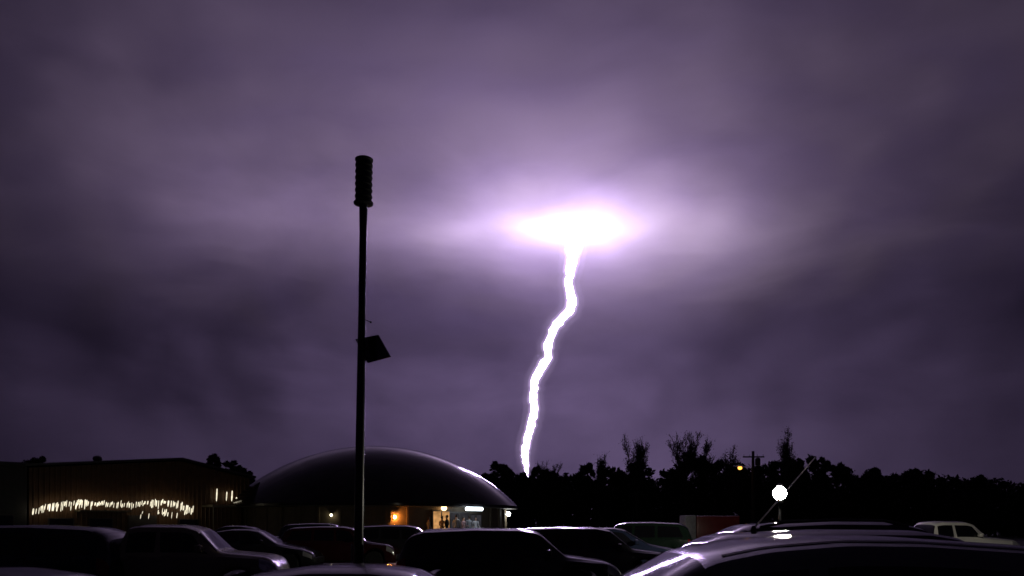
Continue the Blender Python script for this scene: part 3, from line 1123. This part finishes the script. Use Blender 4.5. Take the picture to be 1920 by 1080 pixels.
# red trailer with white front cap
p = at(1285, 985, 50)
t = thing('cargo_trailer', Vector((p.x, 50, 0)), 'red cargo trailer with a white nose beneath the utility pole', 'trailer')
mb = MB()
mb.box((2.05, 1, 1.35), (2.7, 2.0, 1.75), bevel=.06)
mb.build('body', MATS['trailer_red'], t)
mb = MB()
mb.box((.36, 1, 1.37), (.66, 1.96, 1.8), bevel=.10)
mb.build('nose', MATS['trailer_white'], t)
mb = MB()
mb.box((1.7, 1, .43), (3.4, 1.7, .1))
mb.tube([(0.1, 1, .42), (-1.1, 1, .42)], .05, 8)
mb.tube([(-1.0, 1, .42), (-1.0, 1, 0.0)], .03, 8)
mb.build('chassis', MATS['trim'], t)
for y in (-.05, 2.05):
    w = sub('wheel', wheel_meshes()[0], t, (2.2, y, .34), math.pi if y < 0 else 0)
    sub('rim', wheel_meshes()[1], w)


# ------------------------------------------------------------------ trees
def leafy(name, px, py, hw, Y, label, r, m='leaf', group='trees along the far edge of the lot'):
    top = at(px, py, Y)
    H = top.z
    rad = hw / FPX * Y
    base = Vector((top.x, Y, 0))
    t = thing(name, base, label, 'tree', group)
    mb = MB()
    mb.tube([(0, 0, 0), (r.uniform(-.1, .1), 0, H * .35), (r.uniform(-.3, .3), 0, H * .8)], [.22, .16, .05], 8)
    for k in range(6):
        a = r.uniform(0, 6.28)
        z0 = H * r.uniform(.2, .55)
        mb.tube([(0, 0, z0), (math.cos(a) * rad * .4, math.sin(a) * rad * .4, z0 + H * .12), (math.cos(a) * rad * .75, math.sin(a) * rad * .75, z0 + H * .25)], [.09, .06, .02], 5)
    mb.build('trunk', MATS['bark'], t)
    rs = np.random.RandomState(r.randrange(1 << 30))
    C, S = [], []
    ncl = 46
    for k in range(ncl):
        z = H * (0.10 + 0.84 * (k + .5) / ncl)
        f = (z / H)
        env = rad * (0.95 if f < .55 else math.sqrt(max(0.02, 1 - ((f - .55) / .47) ** 2)))
        a = rs.uniform(0, 6.28)
        d = env * math.sqrt(rs.uniform(0, 1)) * .95
        C.append((math.cos(a) * d, math.sin(a) * d, z))
        S.append(rad * rs.uniform(.20, .40) * (0.75 if f > .8 else 1))
    C, S = np.array(C), np.array(S)
    n = 4200
    idx = rs.randint(0, ncl, n)
    off = rs.normal(size=(n, 3))
    off /= np.linalg.norm(off, axis=1)[:, None]
    off *= (rs.uniform(0, 1, n) ** .4 * S[idx] * np.where(rs.uniform(0, 1, n) < .12, 1.5, 1.0))[:, None]
    P = C[idx] + off
    P[:, 2] = np.clip(P[:, 2], .1, H * 1.02)
    u = rs.normal(size=(n, 3))
    u /= np.linalg.norm(u, axis=1)[:, None]
    w = np.cross(u, rs.normal(size=(n, 3)))
    w /= np.linalg.norm(w, axis=1)[:, None]
    s = rs.uniform(.18, .42, n)[:, None] * (Y / 110)
    V = np.stack([P - u * s, P - w * s * .5, P + u * s, P + w * s * .5], 1).reshape(-1, 3)
    me = bpy.data.meshes.new('crown')
    me.from_pydata(V.tolist(), [], [(4 * i, 4 * i + 1, 4 * i + 2, 4 * i + 3) for i in range(n)])
    me.materials.append(MATS[m])
    o = bpy.data.objects.new('crown', me)
    col.objects.link(o)
    o.parent = t
    return t


def bare(name, px, py, hw, Y, label, r, group='bare trees rising above the tree line'):
    top = at(px, py, Y)
    H = top.z
    rad = hw / FPX * Y
    t = thing(name, Vector((top.x, Y, 0)), label, 'tree', group)
    trunk, crown = MB(), MB()

    def grow(mbx, p, d, L, rr, lev):
        pts = [p]
        for k in range(3):
            d = (d + Vector((r.gauss(0, .10), r.gauss(0, .10), .06))).normalized()
            pts.append(pts[-1] + d * L / 3)
        mbx.tube(pts, [max(.03, x) for x in (rr, rr * .85, rr * .7, rr * .5)], 5 if lev < 2 else 3, caps=False)
        if lev >= 4:
            return
        n = 6 if lev < 3 else 4
        for k in range(n):
            f = r.uniform(.35, 1)
            i = min(2, int(f * 3))
            q = pts[i].lerp(pts[i + 1], f * 3 - i)
            a = r.uniform(0, 6.28)
            spread = .38 if lev == 0 else .5
            dd = (d + Vector((math.cos(a), math.sin(a), .15)) * spread).normalized()
            grow(crown, q, dd, L * r.uniform(.42, .66), rr * .5, lev + 1)
    grow(trunk, Vector((0, 0, 0)), Vector((0, 0, 1)), H * .55, .24, 0)
    zs = max(v[2] for v in crown.v)
    xs = sorted(abs(v[0]) for v in crown.v)[int(len(crown.v) * .96)]
    kz, kx = H / zs, rad / max(xs, .1)
    for mbx in (trunk, crown):
        mbx.v = [(x * kx if z > H * .2 else x * (1 + (kx - 1) * max(0, z) / (H * .2)), y * kx, z * kz) for x, y, z in mbx.v]
    trunk.build('trunk', MATS['bark'], t)
    tips = crown.v[::3]
    for _ in range(2400):
        p = Vector(r.choice(tips)) + Vector((r.gauss(0, .22), r.gauss(0, .22), r.gauss(0, .22)))
        if p.z > H:
            continue
        a, b = Vector((r.gauss(0, 1), r.gauss(0, 1), r.gauss(0, 1))).normalized() * r.uniform(.05, .14), Vector((r.gauss(0, 1), r.gauss(0, 1), r.gauss(0, 1))).normalized() * r.uniform(.04, .1)
        crown.add([p - a, p + b, p + a, p - b], [(0, 1, 2, 3)])
    c = crown.build('crown', MATS['bark'], t)


r5 = random.Random(21)
spec = [(940, 864, 30, 118), (906, 884, 22, 130), (976, 884, 26, 122), (1012, 872, 30, 126), (1048, 882, 28, 118), (1097, 864, 27, 112), (1145, 876, 34, 122), (1203, 866, 38, 110),
        (1252, 876, 32, 124), (1298, 848, 42, 112), (1348, 858, 34, 120), (1392, 868, 34, 126), (1438, 862, 36, 108), (1486, 858, 38, 118), (1530, 850, 30, 108), (1577, 866, 40, 114),
        (1628, 874, 36, 120), (1668, 888, 28, 128), (1718, 880, 36, 112), (1762, 902, 34, 122), (1820, 890, 34, 108), (1866, 914, 36, 118), (1912, 916, 36, 112), (1960, 905, 40, 116)]
tree_labels = [
    'round bushy tree directly right of the dome roof', 'low dark crown peeping out over the shoulder of the dome roof', 'small dark tree left of the foot of the lightning bolt', 'ragged tree right of the foot of the lightning bolt',
    'low spreading tree, second to the right of the bolt foot', 'dark dome-shaped tree beside the thin bare sapling', 'broad leafy tree between the thin sapling and the tall narrow bare tree', 'rounded leafy tree at the foot of the tall narrow bare tree',
    'low leafy tree in the notch left of the close pair of bare trees', 'large dark tree at the foot of the close pair of bare trees', 'ragged dark tree around the smaller bare tree left of the orange lamp', 'dark leafy tree behind the orange street lamp',
    'dark leafy tree between the utility pole and the tallest bare tree', 'broad tree directly above the dazzling globe lamp', 'pointed dark tree behind the tip of the whip antenna', 'broad sloping tree right of the whip antenna',
    'ragged low tree right of the sloping tree, beyond the dark grey car', 'smallest low tree in the dip left of the white pickup truck', 'rounded tree over the cab roof of the white pickup truck', 'low spreading tree behind the windscreen of the white pickup truck',
    'taller dark tree behind the bonnet of the white pickup truck', 'low ragged tree in front of the nose of the white pickup truck', 'dark tree past the nose of the white pickup truck', 'dark tree at the far end of the tree row past the white pickup truck']
for i, (px, py, hw, Y) in enumerate(spec):
    leafy('leafy_tree', px, py, hw, Y, tree_labels[i], r5, 'leaf' if i % 3 else 'leaf_brown')
for px, hw, Y in [(930, 50, 132), (1000, 50, 135), (1080, 50, 134), (1160, 50, 136), (1240, 50, 133), (1320, 55, 135), (1400, 55, 134), (1480, 55, 136), (1560, 55, 132), (1640, 55, 135), (1720, 55, 133), (1800, 55, 136), (1880, 55, 134), (1950, 50, 132)]:
    leafy('thicket_shrub', px, 893 + 8 * math.sin(px), hw, Y, 'wide dark thicket filling the gap low down behind the tree row', r5, 'leaf', 'thickets behind the tree row')
for px, py, hw, Y, lab in [(1195, 810, 20, 105, 'tall narrow bare tree standing between the bolt and the lamps'), (1287, 808, 22, 107, 'tall bare tree with upright limbs, left one of a close pair'),
                           (1312, 812, 20, 112, 'tall bare tree with upright limbs, right one of a close pair'), (1360, 832, 20, 110, 'smaller bare tree left of the orange lamp'),
                           (1462, 798, 22, 104, 'tallest bare tree standing above the dazzling globe lamp'), (1486, 814, 16, 110, 'slender bare tree touching the tallest one'),
                           (1125, 846, 9, 115, 'thin bare sapling poking above the tree line'), (1020, 862, 22, 118, 'wispy bare tree right beside the lightning bolt')]:
    bare('bare_tree', px, py, hw, Y, lab, r5)
for px, py, hw, Y, lab in [(402, 845, 22, 90, 'tallest dark crown rising behind the falling roof edge of the hall'), (434, 857, 22, 92, 'middle one of three dark crowns behind the falling roof edge of the hall'), (458, 874, 18, 88, 'lowest dark crown in the gap between the hall and the dome'), (75, 850, 32, 95, 'dark crown showing over the join of the flat-roofed building and the hall')]:
    leafy('leafy_tree', px, py, hw, Y, lab, r5, 'leaf_brown', 'trees behind the hall')
